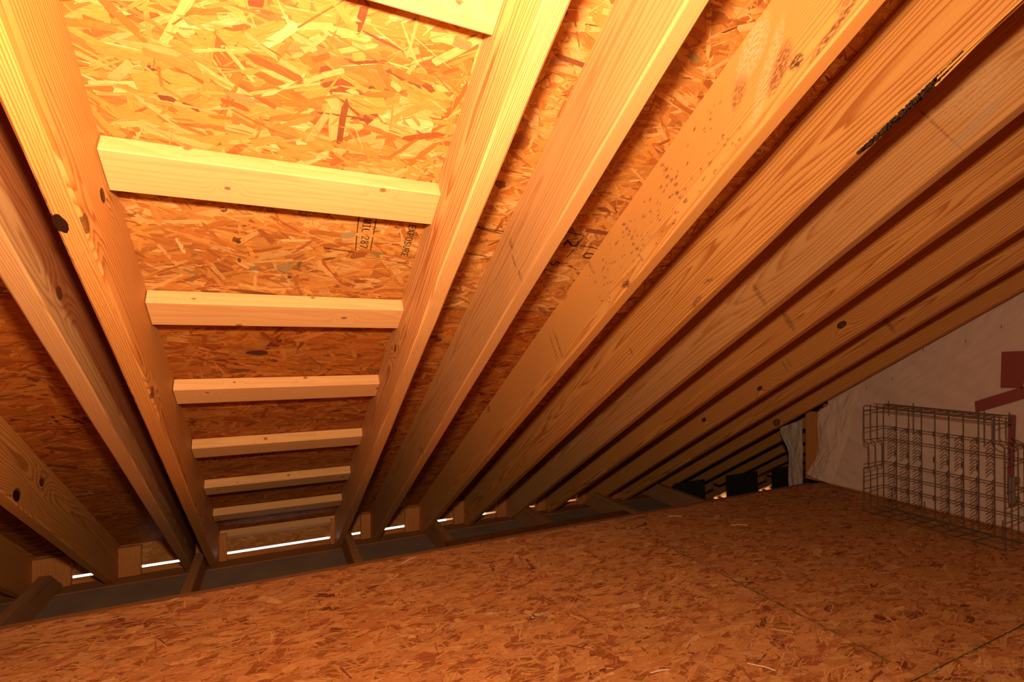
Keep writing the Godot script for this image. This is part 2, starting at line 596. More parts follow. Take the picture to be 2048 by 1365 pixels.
func roof() -> void:
	var ceil := struct("ceiling", "underside of roof sheathed in strand board panels with green sealed seams")
	var pal := [[0.44, Color(0.58, 0.245, 0.052)], [0.24, Color(0.65, 0.345, 0.11)], [0.16, Color(0.46, 0.155, 0.030)], [0.08, Color(0.36, 0.11, 0.025)], [0.05, Color(0.70, 0.42, 0.17)], [0.02, Color(0.22, 0.065, 0.022)], [0.01, Color(0.30, 0.21, 0.07)]]
	var U := Vector3(1, 0, 0)
	var V := Vector3(0, -SN, -CS)
	var N := Vector3(0, -CS, SN)
	var O := Vector3(0, DS, 0)
	var rows := [[-1.52, -0.74, 0.66], [-0.737, 0.483, 0.0], [0.486, 1.703, 1.22], [1.706, 2.923, 0.2], [2.926, 4.16, 0.9]]
	var falloff_pal := []  # lower rows: flash falloff towards the eave put into the strand colours
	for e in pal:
		falloff_pal.append([e[0], Color(e[1].r * 0.80, e[1].g * 0.57, e[1].b * 0.36)])
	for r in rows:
		var row_pal: Array = falloff_pal if r[0] > 1.0 else pal
		var x: float = -4.4 + r[2]
		while x < 4.8:
			var x0 := maxf(x, -2.3)
			var x1 := minf(x + 2.437, 4.8)
			x += 2.44
			if x1 - x0 < 0.05:
				continue
			var mb := MB.new()
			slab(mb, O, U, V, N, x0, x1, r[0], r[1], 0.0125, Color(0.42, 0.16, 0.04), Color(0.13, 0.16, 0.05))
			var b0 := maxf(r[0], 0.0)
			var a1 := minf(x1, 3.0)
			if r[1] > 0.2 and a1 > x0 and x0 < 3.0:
				strands(mb, O, U, V, N, x0, a1, b0, r[1], {"lmin": 0.05, "lmax": 0.15, "wmin": 0.010, "wmax": 0.042, "layers": 2.2, "palette": row_pal, "thick": 0.0007, "spread": 0.36, "stray": 0.2})
				strands(mb, O + N * 0.0004, U, V, N, x0, a1, b0, r[1], {"lmin": 0.02, "lmax": 0.11, "wmin": 0.002, "wmax": 0.016, "layers": 1.1, "palette": row_pal, "thick": 0.0009, "spread": 0.45, "stray": 0.25})
			if r[0] == 1.706 and x0 < 0.0 and x1 > 0.0:
				# strands that stand out between the ladder blocks
				for w in [[-0.048, 1.943, 0.030, 0.013, 0.0, Color(0.085, 0.022, 0.012)], [-0.10, 2.045, 0.030, 0.010, -0.25, Color(0.15, 0.055, 0.02)], [0.20, 1.82, 0.03, 0.004, 0.0, Color(0.15, 0.09, 0.035)]]:
					knot(mb, O + U * w[0] + V * w[1] + N * 0.0018, U, V, N, w)
			if r[0] == 0.486 and x0 < 0.0 and x1 > 0.0:
				for w in [[-0.075, 1.49, 0.005, 0.007, 0.0, Color(0.10, 0.05, 0.02)], [-0.076, 1.55, 0.004, 0.008, 0.0, Color(0.12, 0.07, 0.03)], [-0.045, 1.575, 0.015, 0.007, -0.3, Color(0.26, 0.19, 0.09)], [0.02, 1.565, 0.020, 0.016, -0.6, Color(0.34, 0.21, 0.075)], [0.05, 1.55, 0.004, 0.011, 0.3, Color(0.14, 0.10, 0.04)], [0.03, 1.60, 0.006, 0.005, 0.3, Color(0.11, 0.07, 0.03)], [-0.05, 1.665, 0.06, 0.006, 0.15, Color(0.22, 0.075, 0.03)], [0.15, 1.44, 0.018, 0.009, -0.5, Color(0.36, 0.25, 0.11)], [0.62, 0.93, 0.008, 0.008, 0.0, Color(0.07, 0.10, 0.02)], [0.635, 0.945, 0.007, 0.007, 0.0, Color(0.06, 0.10, 0.02)]]:
					knot(mb, O + U * w[0] + V * w[1] + N * 0.0018, U, V, N, w)
			part("sheathing_panel", mb.mesh(M.strand), ceil)
	# added unseen layer that keeps daylight out of the sheet seams
	var cover := MB.new()
	cover.poly([roof_at(-2.34, -1.55, DS + 0.017), roof_at(4.84, -1.55, DS + 0.017), roof_at(4.84, 4.16, DS + 0.017), roof_at(-2.34, 4.16, DS + 0.017)], Vector3.UP, bare)
	cover.poly([roof_at(-2.34, -1.55, DS + 0.021), roof_at(4.84, -1.55, DS + 0.021), roof_at(4.84, 4.16, DS + 0.021), roof_at(-2.34, 4.16, DS + 0.021)], Vector3.DOWN, bare)
	part("light_cover", cover.mesh(M.nail), ceil)
	# the other slope, behind the camera
	var back := MB.new()
	var ry := DS + TP * 1.27
	back.poly([Vector3(-2.3, ry, 1.27), Vector3(4.8, ry, 1.27), Vector3(4.8, ry - 2.3, 4.77), Vector3(-2.3, ry - 2.3, 4.77)], Vector3(0, -1, -0.6), bare, [Vector2(0, 0), Vector2(8, 0), Vector2(8, 5), Vector2(0, 5)])
	back.poly([Vector3(-2.3, ry + 0.02, 1.27), Vector3(4.8, ry + 0.02, 1.27), Vector3(4.8, ry - 2.28, 4.77), Vector3(-2.3, ry - 2.28, 4.77)], Vector3(0, 1, 0.6), bare)
	part("rear_sheathing", back.mesh(M.osb_far), ceil)
	# points of the roofing nails that came through
	var nm := MB.new()
	nm.tube([Vector3.ZERO, Vector3(0, -0.012, 0.007)], 0.0017, 5)
	nm.tube([Vector3(0, -0.012, 0.007), Vector3(0, -0.016, 0.0095)], 0.0009, 5)
	var nail_mesh := nm.mesh(M.nail)
	for bay in [[-0.66, -0.42], [-0.26, 0.31], [-0.26, 0.31], [-0.26, 0.31], [0.36, 0.51], [0.57, 0.81], [0.87, 1.07]]:
		for k in 5:
			var nl := part("roofing_nail", nail_mesh, ceil)
			nl.position = roof_at(rng.randf_range(bay[0], bay[1]), rng.randf_range(3.45, 3.68), DS, 0.001)
	# mill stamps printed on the boards
	stamp(ceil, "MIL", 0.1855, 1.406, 0.017)
	stamp(ceil, "287", 0.188, 1.459, 0.017)
	stamp(ceil, "EXPOSURE", 0.289, 1.442, 0.0165)
	stamp(ceil, "2", 0.728, 1.396, 0.04)
	stamp(ceil, "0", 0.806, 1.435, 0.034)
	stamp(ceil, "5", 0.716, 1.477, 0.026)
	var pm := MB.new()
	for l in [[0.166, 1.370, 0.168, 1.43], [0.1685, 1.44, 0.172, 1.488], [0.2045, 1.370, 0.2052, 1.43], [0.2055, 1.44, 0.206, 1.484], [0.66, 1.353, 0.751, 1.361], [0.752, 1.363, 0.750, 1.405], [0.749, 1.412, 0.742, 1.45], [0.757, 1.398, 0.821, 1.405], [0.43, 1.372, 0.53, 1.379], [0.277, 1.52, 0.302, 1.52], [0.10, 1.488, 0.17, 1.494], [0.45, 1.467, 0.505, 1.472]]:
		var a := roof_at(l[0], l[1], DS, 0.0019)
		var b := roof_at(l[2], l[3], DS, 0.0019)
		var w: Vector3 = (b - a).cross(N).normalized() * 0.0011
		pm.poly([a - w, a + w, b + w, b - w], N, bare)
	for k in 26:
		var x := -0.26 + 0.57 * k / 25.0 + rng.randf_range(-0.006, 0.006)
		var s := 2.727 - 0.08 * k / 25.0 + rng.randf_range(-0.012, 0.012)
		var a := roof_at(x, s, DS, 0.0019)
		pm.poly([a, a + U * 0.003, a + U * 0.004 + V * rng.randf_range(0.012, 0.03), a + V * 0.018], N, bare)
	part("stamp_line", pm.mesh(M.ink), ceil)


func stamp(parent: Node, text: String, x: float, s: float, tall: float) -> void:
	var t := TextMesh.new()
	t.text = text
	var f := SystemFont.new()
	f.font_names = PackedStringArray(["Droid Sans Mono"])
	t.font = f
	t.font_size = 32
	t.pixel_size = tall / 23.0
	t.depth = 0.0004
	t.horizontal_alignment = HORIZONTAL_ALIGNMENT_CENTER
	t.vertical_alignment = VERTICAL_ALIGNMENT_CENTER
	t.material = M.ink
	var o := part("stamp", t, parent)
	o.transform = Transform3D(Basis(Vector3(0, -SN, -CS), Vector3(1, 0, 0), Vector3(0, -CS, SN)), roof_at(x, s, DS, 0.0018))


func floor_and_eave() -> void:
	var fl := struct("floor", "raised attic deck of scuffed strand board sheets")
	var pal := [[0.50, Color(0.72, 0.345, 0.13)], [0.25, Color(0.80, 0.43, 0.17)], [0.15, Color(0.62, 0.255, 0.09)], [0.05, Color(0.46, 0.15, 0.065)], [0.03, Color(0.85, 0.53, 0.26)], [0.01, Color(0.26, 0.085, 0.04)]]
	var dimmed := []  # right-hand sheets: strand colours dimmed to carry the light falling off
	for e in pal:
		dimmed.append([e[0], Color(e[1].r * 0.90, e[1].g * 0.87, e[1].b * 0.87)])
	var O := Vector3(0, FLOOR_Y, 0)
	var U := Vector3(1, 0, 0)
	var V := Vector3(0, 0, -1)
	var N := Vector3(0, 1, 0)
	for r in [[-4.38, -1.79, 0.7], [-1.787, -0.57, 1.2], [-0.567, 0.649, -0.32], [0.652, 1.81, -1.363]]:
		var x: float = -4.6 + r[2]
		while x < WALL_X:
			var x0 := maxf(x, -2.3)
			var x1 := minf(x + 2.4385, WALL_X + 0.05)
			x += 2.44
			if x1 - x0 < 0.05:
				continue
			var mb := MB.new()
			slab(mb, O, U, V, N, x0, x1, r[0], r[1], 0.018, Color(0.42, 0.16, 0.045), Color(0.16, 0.14, 0.05))
			var b0 := maxf(r[0], 0.25)
			if r[1] > 0.3:
				strands(mb, O, U, V, N, maxf(x0, -1.3), x1, b0, r[1], {"lmin": 0.02, "lmax": 0.095, "wmin": 0.003, "wmax": 0.029, "layers": 1.9, "palette": dimmed if x0 > 1.3 else pal, "thick": 0.0005, "spread": 0.36, "stray": 0.22})
				strands(mb, O + N * 0.0002, U, V, N, maxf(x0, -1.3), x1, b0, r[1], {"lmin": 0.012, "lmax": 0.06, "wmin": 0.0012, "wmax": 0.005, "layers": 0.45, "palette": dimmed if x0 > 1.3 else pal, "thick": 0.0006, "spread": 0.40, "stray": 0.25})
			part("deck_sheet", mb.mesh(M.strand_floor), fl)
	var seam := MB.new()
	for k in 90:
		var along := rng.randf()
		var on_x := k < 62
		var p := Vector3(1.357 + rng.randfn(0.0, 0.003), FLOOR_Y + 0.0009, lerpf(-1.56, -0.66, along)) if on_x else Vector3(lerpf(1.36, 2.3, along), FLOOR_Y + 0.0009, -0.6505 + rng.randfn(0.0, 0.003))
		var d := Vector3(0, 0, rng.randf_range(0.006, 0.02)) if on_x else Vector3(rng.randf_range(0.006, 0.02), 0, 0)
		var w := Vector3(rng.randf_range(0.0012, 0.003), 0, 0) if on_x else Vector3(0, 0, rng.randf_range(0.0012, 0.003))
		seam.poly([p - d - w * 0.4, p - d * 0.3 + w, p + d + w * 0.3, p + d * 0.4 - w], Vector3.UP, Color(0.20, 0.19, 0.06) * rng.randf_range(0.7, 1.2))
	part("seam_sealer", seam.mesh(M.bark), fl).set_meta("kind", "stuff")
	var low := MB.new()
	slab(low, Vector3(0, -0.79, 0), U, V, N, -2.3, WALL_X, 1.70, 1.882, 0.018, Color(0.36, 0.17, 0.075), Color(0.3, 0.14, 0.06))
	part("ledge_board", low.mesh(M.strand_floor), fl)
	var rim := MB.new()
	rim.board(Vector3(-2.3, -0.92, -1.80), Vector3(1, 0, 0), Vector3(0, 0, -1), Vector3(0, 1, 0), 5.05, 0.038, 0.222, 0.003, bare)
	part("rim_board", rim.mesh(M.dusty), fl)

	# ceiling board of the rooms below, seen from its back between the joists
	var dry := struct("trim_1", "dusty grey back of the plasterboard below the eave joists")
	var mb := MB.new()
	mb.board(Vector3(-2.3, -1.161, 0.71), Vector3(1, 0, 0), Vector3(0, 0, -1), Vector3(0, 1, 0), 5.05, 7.38, 0.012, 0.001, bare)
	part("plasterboard", mb.mesh(M.paper), dry)
	var plate := struct("trim_2", "dark top plate of the outer wall under the rafter feet")
	mb = MB.new()
	mb.board(Vector3(-2.3, -1.184, -3.052), Vector3(1, 0, 0), Vector3(0, 0, -1), Vector3(0, 1, 0), 5.05, 0.138, 0.038, 0.003, Color(0.8, 0.75, 0.7))
	part("plate", mb.mesh(M.dusty), plate)
	mb = MB.new()
	mb.board(Vector3(-2.3, -1.162, -2.983), Vector3(1, 0, 0), Vector3(0, 0, -1), Vector3(0, 1, 0), 5.05, 0.004, 0.016, 0.0005, Color(1.3, 1.2, 1.1))
	part("paper_edge", mb.mesh(M.stud), plate)
	var fas := struct("trim_3", "fascia board behind the black baffles at the far right")
	mb = MB.new()
	mb.board(Vector3(2.75, -1.35, -3.485), Vector3(1, 0, 0), Vector3(0, 0, -1), Vector3(0, 1, 0), 2.05, 0.036, 0.36, 0.003, bare)
	part("fascia_board", mb.mesh(M.stud), fas)
	var sof := struct("trim_4", "soffit boards under the rafter tails with bright vent slots")
	mb = MB.new()
	for c in [[2.75, 3.74], [3.79, 3.84], [3.92, 4.35], [4.39, 4.44], [4.51, 4.8]]:
		mb.board(Vector3((c[0] + c[1]) / 2.0, -1.45, -3.59), Vector3(0, 0, 1), Vector3(1, 0, 0), Vector3(0, 1, 0), 8.0, c[1] - c[0], 0.012, 0.001, bare)
	for c in [[3.74, 3.79, -3.44], [3.84, 3.92, -3.41], [4.35, 4.39, -3.43], [4.44, 4.51, -3.40]]:
		mb.board(Vector3((c[0] + c[1]) / 2.0, -1.45, c[2] + 0.03), Vector3(0, 0, 1), Vector3(1, 0, 0), Vector3(0, 1, 0), 7.8, c[1] - c[0], 0.012, 0.001, bare)
	part("soffit_board", mb.mesh(M.stud), sof)
	mb = MB.new()  # added unseen board, blocks daylight coming in past the end of the eave
	for x in [2.752, 2.772]:
		mb.poly([Vector3(x, -1.016, -3.13), Vector3(x, -1.243, -3.476), Vector3(x, -1.5, -3.476), Vector3(x, -1.5, -3.13)], Vector3(1 if x > 2.76 else -1, 0, 0), bare)
	part("light_stop_board", mb.mesh(M.stud), sof)
	# strand board closing each bay above the plate, held by cleats, a slit of daylight left under it
	var clo := struct("trim_5", "strand board pieces closing the eave above the plate, a slit of daylight under each")
	var bays := [[-1.342, -1.066], [-1.028, -0.740], [-0.702, -0.4114], [-0.3734, -0.3068], [-0.2688, 0.3172], [0.3552, 0.520], [0.558, 0.819], [0.857, 1.112], [1.150, 1.4167], [1.4547, 1.7157], [1.7537, 2.0562], [2.0942, 2.3522], [2.3902, 2.664], [2.702, 2.79]]
	var cleats := [[0.05, 0.05], [0.143, 0.02], [0.093, 0.03], [0.02, 0.02], [0.038, 0.024], [0.02, 0.057], [0.02, 0.09], [0.03, 0.068], [0.03, 0.07], [0.03, 0.07], [0.03, 0.07], [0.03, 0.07], [0.03, 0.07], [0.03, 0.03]]
	for k in bays.size():
		var x0: float = bays[k][0]
		var x1: float = bays[k][1]
		mb = MB.new()
		slab(mb, Vector3(0, 0, -3.13), Vector3(1, 0, 0), Vector3(0, 1, 0), Vector3(0, 0, 1), x0, x1, -1.131, -1.016, 0.011, Color(0.5, 0.22, 0.06), Color(0.3, 0.14, 0.05))
		strands(mb, Vector3(0, 0, -3.13), Vector3(1, 0, 0), Vector3(0, 1, 0), Vector3(0, 0, 1), x0, x1, -1.131, -1.016, {"lmin": 0.03, "lmax": 0.1, "wmin": 0.006, "wmax": 0.02, "layers": 1.5, "palette": [[0.6, Color(0.58, 0.27, 0.08)], [0.3, Color(0.48, 0.19, 0.05)], [0.1, Color(0.66, 0.37, 0.14)]], "thick": 0.0007, "spread": 0.35, "stray": 0.2})
		part("closing_board", mb.mesh(M.strand), clo)
		mb = MB.new()
		mb.board(Vector3(x0, -1.1525, -3.116), Vector3(1, 0, 0), Vector3(0, 0, -1), Vector3(0, 1, 0), x1 - x0, 0.02, 0.0235, 0.001, bare, 0.3 * k, 0.2 * k)
		part("lower_strip", mb.mesh(M.stud), clo)
		for e in 2:
			var cw: float = cleats[k][e]
			mb = MB.new()
			mb.board(Vector3(x0 + cw / 2.0 if e == 0 else x1 - cw / 2.0, -1.160, -3.098), Vector3(0, 1, 0), Vector3(1, 0, 0), Vector3(0, 0, 1), 0.145, cw, 0.03, 0.002, bare, 0.1 * k, 0.3 * k)
			part("cleat", mb.mesh(M.stud), clo)


func walls() -> void:
	var add := func(called: String, label: String, quads: Array) -> void:
		var w := struct(called, label)
		var mb := MB.new()
		for q in quads:
			mb.board(q[0], q[1], q[2], q[3], q[4], q[5], q[6], 0.001, bare)
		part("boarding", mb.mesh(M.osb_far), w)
	var X := Vector3(1, 0, 0)
	var Y := Vector3(0, 1, 0)
	var Z := Vector3(0, 0, -1)
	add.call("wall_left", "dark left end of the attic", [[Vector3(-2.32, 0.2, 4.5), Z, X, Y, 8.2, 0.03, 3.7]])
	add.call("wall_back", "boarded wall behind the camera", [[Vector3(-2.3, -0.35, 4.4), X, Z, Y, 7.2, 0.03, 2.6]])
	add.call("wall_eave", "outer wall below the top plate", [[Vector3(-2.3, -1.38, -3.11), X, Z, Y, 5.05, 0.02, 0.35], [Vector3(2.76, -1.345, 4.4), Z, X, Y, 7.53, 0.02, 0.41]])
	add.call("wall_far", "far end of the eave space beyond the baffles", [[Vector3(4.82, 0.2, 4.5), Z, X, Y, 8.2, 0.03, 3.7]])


func rafters() -> void:
	var E := Vector3(0.64, 0.30, 0.080)
	var L := Vector3(0.41, 0.135, 0.028)
	var inkc := Color(0.16, 0.06, 0.025)
	var dust := Color(0.66, 0.50, 0.34)
	var mk := func(tex: Texture2D, rough := 0.6) -> StandardMaterial3D: return painted(rough, tex, 0.4)
	# plain maps for the rafters that stand in the dark or behind others
	var plain := [mk.call(grain(101, E, L, {"rows": 640, "knots": [[0.115, 2.527, 0.014], [0.023, 2.375, 0.02]]})), mk.call(grain(102, E, L, {"rows": 640, "pith": 0.2, "deep": 0.05, "knots": [[0.061, 1.458, 0.013], [0.030, 1.93, 0.01], [0.055, 2.32, 0.01]], "marks": [[0.053, 1.733, 0.03, 0.004, 0.0, 0.7, inkc], [0.05, 1.76, 0.03, 0.003, 0.2, 0.6, inkc]]}))]
	rafter(-1.38, plain[1], "dark rafter at the far left, mostly lost in shadow")
	rafter(-1.066, plain[1], "dark rafter left of the knotty one at the lower left corner")
	var ra := rafter(-0.740, plain[0], "lower left rafter with a round knot and a hole knot on its edge")
	side_knot(ra, -0.740, true, 0.115, 2.527, 0.012)
	side_knot(ra, -0.740, true, 0.020, 2.375, 0.016, true)
	rafter(-0.4114, mk.call(grain(103, Vector3(0.56, 0.30, 0.12), Vector3(0.40, 0.18, 0.065), {"heart": 0.05, "pith": 0.05, "deep": 0.02, "gap": 0.009, "knots": [[0.06, 1.43, 0.012]], "marks": [[0.14, 1.0, 0.02, 0.03, 0.3, 0.5, inkc]]})), "rafter close on the left of the ladder bay, partly hidden by its neighbour")
	ra = rafter(-0.3068, mk.call(grain(104, E, L, {"pith": 0.02, "deep": 0.035, "sway": 0.03, "gap": 0.0068, "knots": [[0.105, 1.212, 0.011], [0.012, 1.745, 0.014], [0.004, 1.18, 0.014]]})), "bright left rafter that holds the ladder blocks, with a dark oval knot")
	side_knot(ra, -0.3068, true, 0.105, 1.212, 0.0085)
	knot_disc(ra, roof_at(-0.2985, 1.18, DR, 0.0002), Vector3(0, -SN, -CS), Vector3(1, 0, 0), Vector3(0, -CS, SN), 0.020, 0.009, true)
	ra = rafter(0.3172, mk.call(grain(105, Vector3(0.68, 0.36, 0.13), Vector3(0.40, 0.14, 0.036), {"pith": 0.10, "deep": 0.01, "sway": 0.05, "gap": 0.0085, "gap2": 0.0040, "knots": [[0.104, 1.693, 0.010]]})), "brightest rafter, holding the right ends of the ladder blocks")
	side_knot(ra, 0.3172, false, 0.104, 1.693, 0.009)
	rafter(0.520, mk.call(grain(106, Vector3(0.56, 0.28, 0.10), Vector3(0.46, 0.20, 0.065), {"pith": 0.13, "deep": 0.02, "sway": 0.05, "gap": 0.011, "marks": [[0.115, 1.245, 0.02, 0.010, 0.0, 0.7, inkc], [0.07, 1.256, 0.028, 0.005, 0.0, 0.75, inkc], [0.02, 1.25, 0.02, 0.006, 0.1, 0.7, inkc], [0.02, 2.3, 0.02, 0.03, 0.5, 0.5, inkc]]})), "pale rafter with short ink ticks, first to the right of the ladder bay")
	var spots := [[0.033, 0.665, 0.014, 0.016, 0.0, 0.95, Color(0.07, 0.025, 0.015)], [0.055, 0.69, 0.022, 0.045, -0.5, 0.8, inkc], [0.102, 0.761, 0.02, 0.035, -0.6, 0.6, inkc], [0.014, 0.60, 0.008, 0.06, -0.1, 0.9, inkc], [0.03, 0.53, 0.02, 0.06, 0.0, 0.7, inkc], [0.14, 0.70, 0.035, 0.06, -0.4, 0.65, dust], [0.07, 0.71, 0.02, 0.09, -0.7, 0.5, dust], [0.010, 1.243, 0.012, 0.018, 0.2, 0.95, Color(0.09, 0.03, 0.015)], [0.19, 1.50, 0.035, 0.025, 0.0, 0.6, inkc], [0.07, 1.615, 0.07, 0.004, 0.0, 0.8, inkc], [0.08, 1.645, 0.07, 0.004, 0.1, 0.7, inkc], [0.16, 1.34, 0.03, 0.006, 0.8, 0.6, inkc], [0.155, 2.25, 0.016, 0.02, 0.0, 0.7, inkc]]
	var r2 := RandomNumberGenerator.new()
	r2.seed = 9
	for k in 150:
		spots.append([0.015 + 0.13 * pow(r2.randf(), 1.3), r2.randf_range(0.78, 1.36), r2.randf_range(0.0015, 0.004), r2.randf_range(0.003, 0.0065), r2.randf_range(-0.4, 0.4), r2.randf_range(0.5, 0.95), inkc])
	for k in 8:
		spots.append([0.03 + 0.018 * k, 0.98 + 0.004 * (k % 3), 0.006, 0.007, 0.3, 0.9, inkc])
		spots.append([0.02 + 0.018 * k, 1.16 + 0.004 * (k % 2), 0.006, 0.006, 0.3, 0.8, inkc])
	rafter(0.819, mk.call(grain(107, E, L, {"pith": 0.02, "deep": 0.05, "gap": 0.0042, "fade": 0.7, "marks": spots})), "rafter speckled with stamp marks and dark resin smears, second right of the ladder bay")
	var six := rafter(1.112, mk.call(grain(108, E, L, {"pith": 0.09, "deep": 0.015, "sway": 0.06, "gap": 0.009, "marks": [[0.034, 1.233, 0.006, 0.02, 0.3, 0.8, inkc], [0.01, 1.3, 0.012, 0.03, -0.2, 0.6, inkc], [0.05, 1.63, 0.02, 0.004, 0.2, 0.7, inkc]]})), "rafter with a torn edge and black bark left along it", 0.019)
	# what is left of the bark along the lower corner of that rafter
	var bk := MB.new()
	var nz := FastNoiseLite.new()
	nz.seed = 12
	nz.frequency = 1.0
	var f := func(u: float, v: float) -> Vector3:
		var s := lerpf(0.555, 0.775, u)
		var g := sin(clampf(u, 0.0, 1.0) * PI)
		var edge := 0.004 * nz.get_noise_1d(s * 60.0)
		var p := roof_at(1.113 + (0.019 + edge) * v * pow(g + 0.001, 0.25), s, DR, 0.0)
		var rough := 0.004 * nz.get_noise_2d(s * 130.0, v * 4.0)
		p += Vector3(-0.15, -0.82, 0.55) * (0.001 + (0.005 * sin(v * PI) + rough) * pow(g + 0.001, 0.3))
		p.y += 0.003 * (1.0 - v)
		return p - six.position
	bk.sheet(90, 7, f, Vector3(-0.2, -0.9, 0), Color(0.05, 0.025, 0.018))
	part("bark_strip", bk.mesh(M.bark), six).set_meta("label", "black strip of bark")
	var sp := MB.new()
	for k in 2:
		var pts := []
		for j in 8:
			var s := 0.22 + 0.055 * j + 0.01 * k
			pts.append(roof_at(1.117 + 0.006 * k + 0.003 * sin(j * 0.9 + k), s, DR, 0.001 + 0.004 * absf(sin(j * 0.45 + k))) - six.position)
		sp.tube(pts, 0.0026, 5, Color(0.66, 0.33, 0.10))
	part("splinter", sp.mesh(M.bark), six).set_meta("label", "long splinters torn from the edge")
	rafter(1.4167, mk.call(grain(109, Vector3(0.58, 0.30, 0.11), Vector3(0.46, 0.19, 0.05), {"pith": 0.10, "deep": 0.0, "sway": 0.07, "gap": 0.0105, "marks": [[0.10, 0.705, 0.11, 0.003, 0.25, 0.6, inkc], [0.03, 0.66, 0.016, 0.07, -0.1, 0.6, Color(0.36, 0.30, 0.22)], [0.10, 0.62, 0.06, 0.09, 0.2, 0.35, dust], [0.057, 1.305, 0.05, 0.010, -0.2, 0.55, inkc]]})), "rafter with wide swirling grain and a grey-blue stain near the top")
	var later := [mk.call(grain(110, E, L, {"rows": 900, "pith": 0.03, "deep": 0.02, "gap": 0.0065, "marks": [[0.06, 1.44, 0.05, 0.012, 0.0, 0.7, inkc]]})), plain[1]]
	rafter(1.7157, later[0], "straight grained rafter with a small ink stamp, directly left of the three-knot rafter")
	ra = rafter(2.0562, later[1], "rafter with three dark knots in a row along its face")
	side_knot(ra, 2.0562, false, 0.061, 1.458, 0.013)
	side_knot(ra, 2.0562, false, 0.030, 1.93, 0.010)
	side_knot(ra, 2.0562, false, 0.055, 2.32, 0.010)
	rafter(2.3522, later[0], "rafter between the three-knot rafter and the shadowed one at the plastic covered wall")
	rafter(2.664, plain[0], "shadowed rafter tight against the plastic covered wall")
	rafter(3.00, plain[1], "first dark rafter beyond the wall, above the black baffles")
	rafter(3.34, plain[0], "second dark rafter beyond the wall, above the black baffles")
	rafter(3.67, plain[1], "third dark rafter beyond the wall, above the black baffles")
	rafter(4.00, plain[0], "fourth dark rafter beyond the wall, above the black baffles")
	rafter(4.33, plain[1], "last dark rafter at the far right end of the eave")


func blocks() -> void:
	var names := ["top ladder block, cut off by the upper edge of the picture", "long pale ladder block with a dark nail hole, second from the top", "ladder block just below the mill stamp, third from the top", "ladder block above the smaller printed strip, fourth from the top", "fifth ladder block from the top, pale with small knots", "sixth ladder block from the top, flecked with dust", "seventh ladder block from the top, dim", "lowest ladder block, right above the slit of daylight"]
	var zs := [-0.698, -1.051, -1.394, -1.739, -2.098, -2.447, -2.778, -3.107]
	for k in zs.size():
		var s: float = -zs[k] / CS
		var o := thing("ladder_block", names[k], "block", roof_at(0.0252, s, DS, 0.0025), "blocks between the two ladder rafters")
		var mb := MB.new()
		var skew := rng.randf_range(-0.004, 0.004)
		mb.board(Vector3(-0.2915, -0.019 * CS, 0.019 * SN) + Vector3(0, -SN, -CS) * 0.0445, Vector3(1, 0, skew).normalized(), Vector3(0, -SN, -CS), Vector3(0, CS, -SN), 0.583, 0.089, 0.037, 0.0022, bare, rng.randf(), rng.randf())
		part("beam", mb.mesh(M.spruce), o)


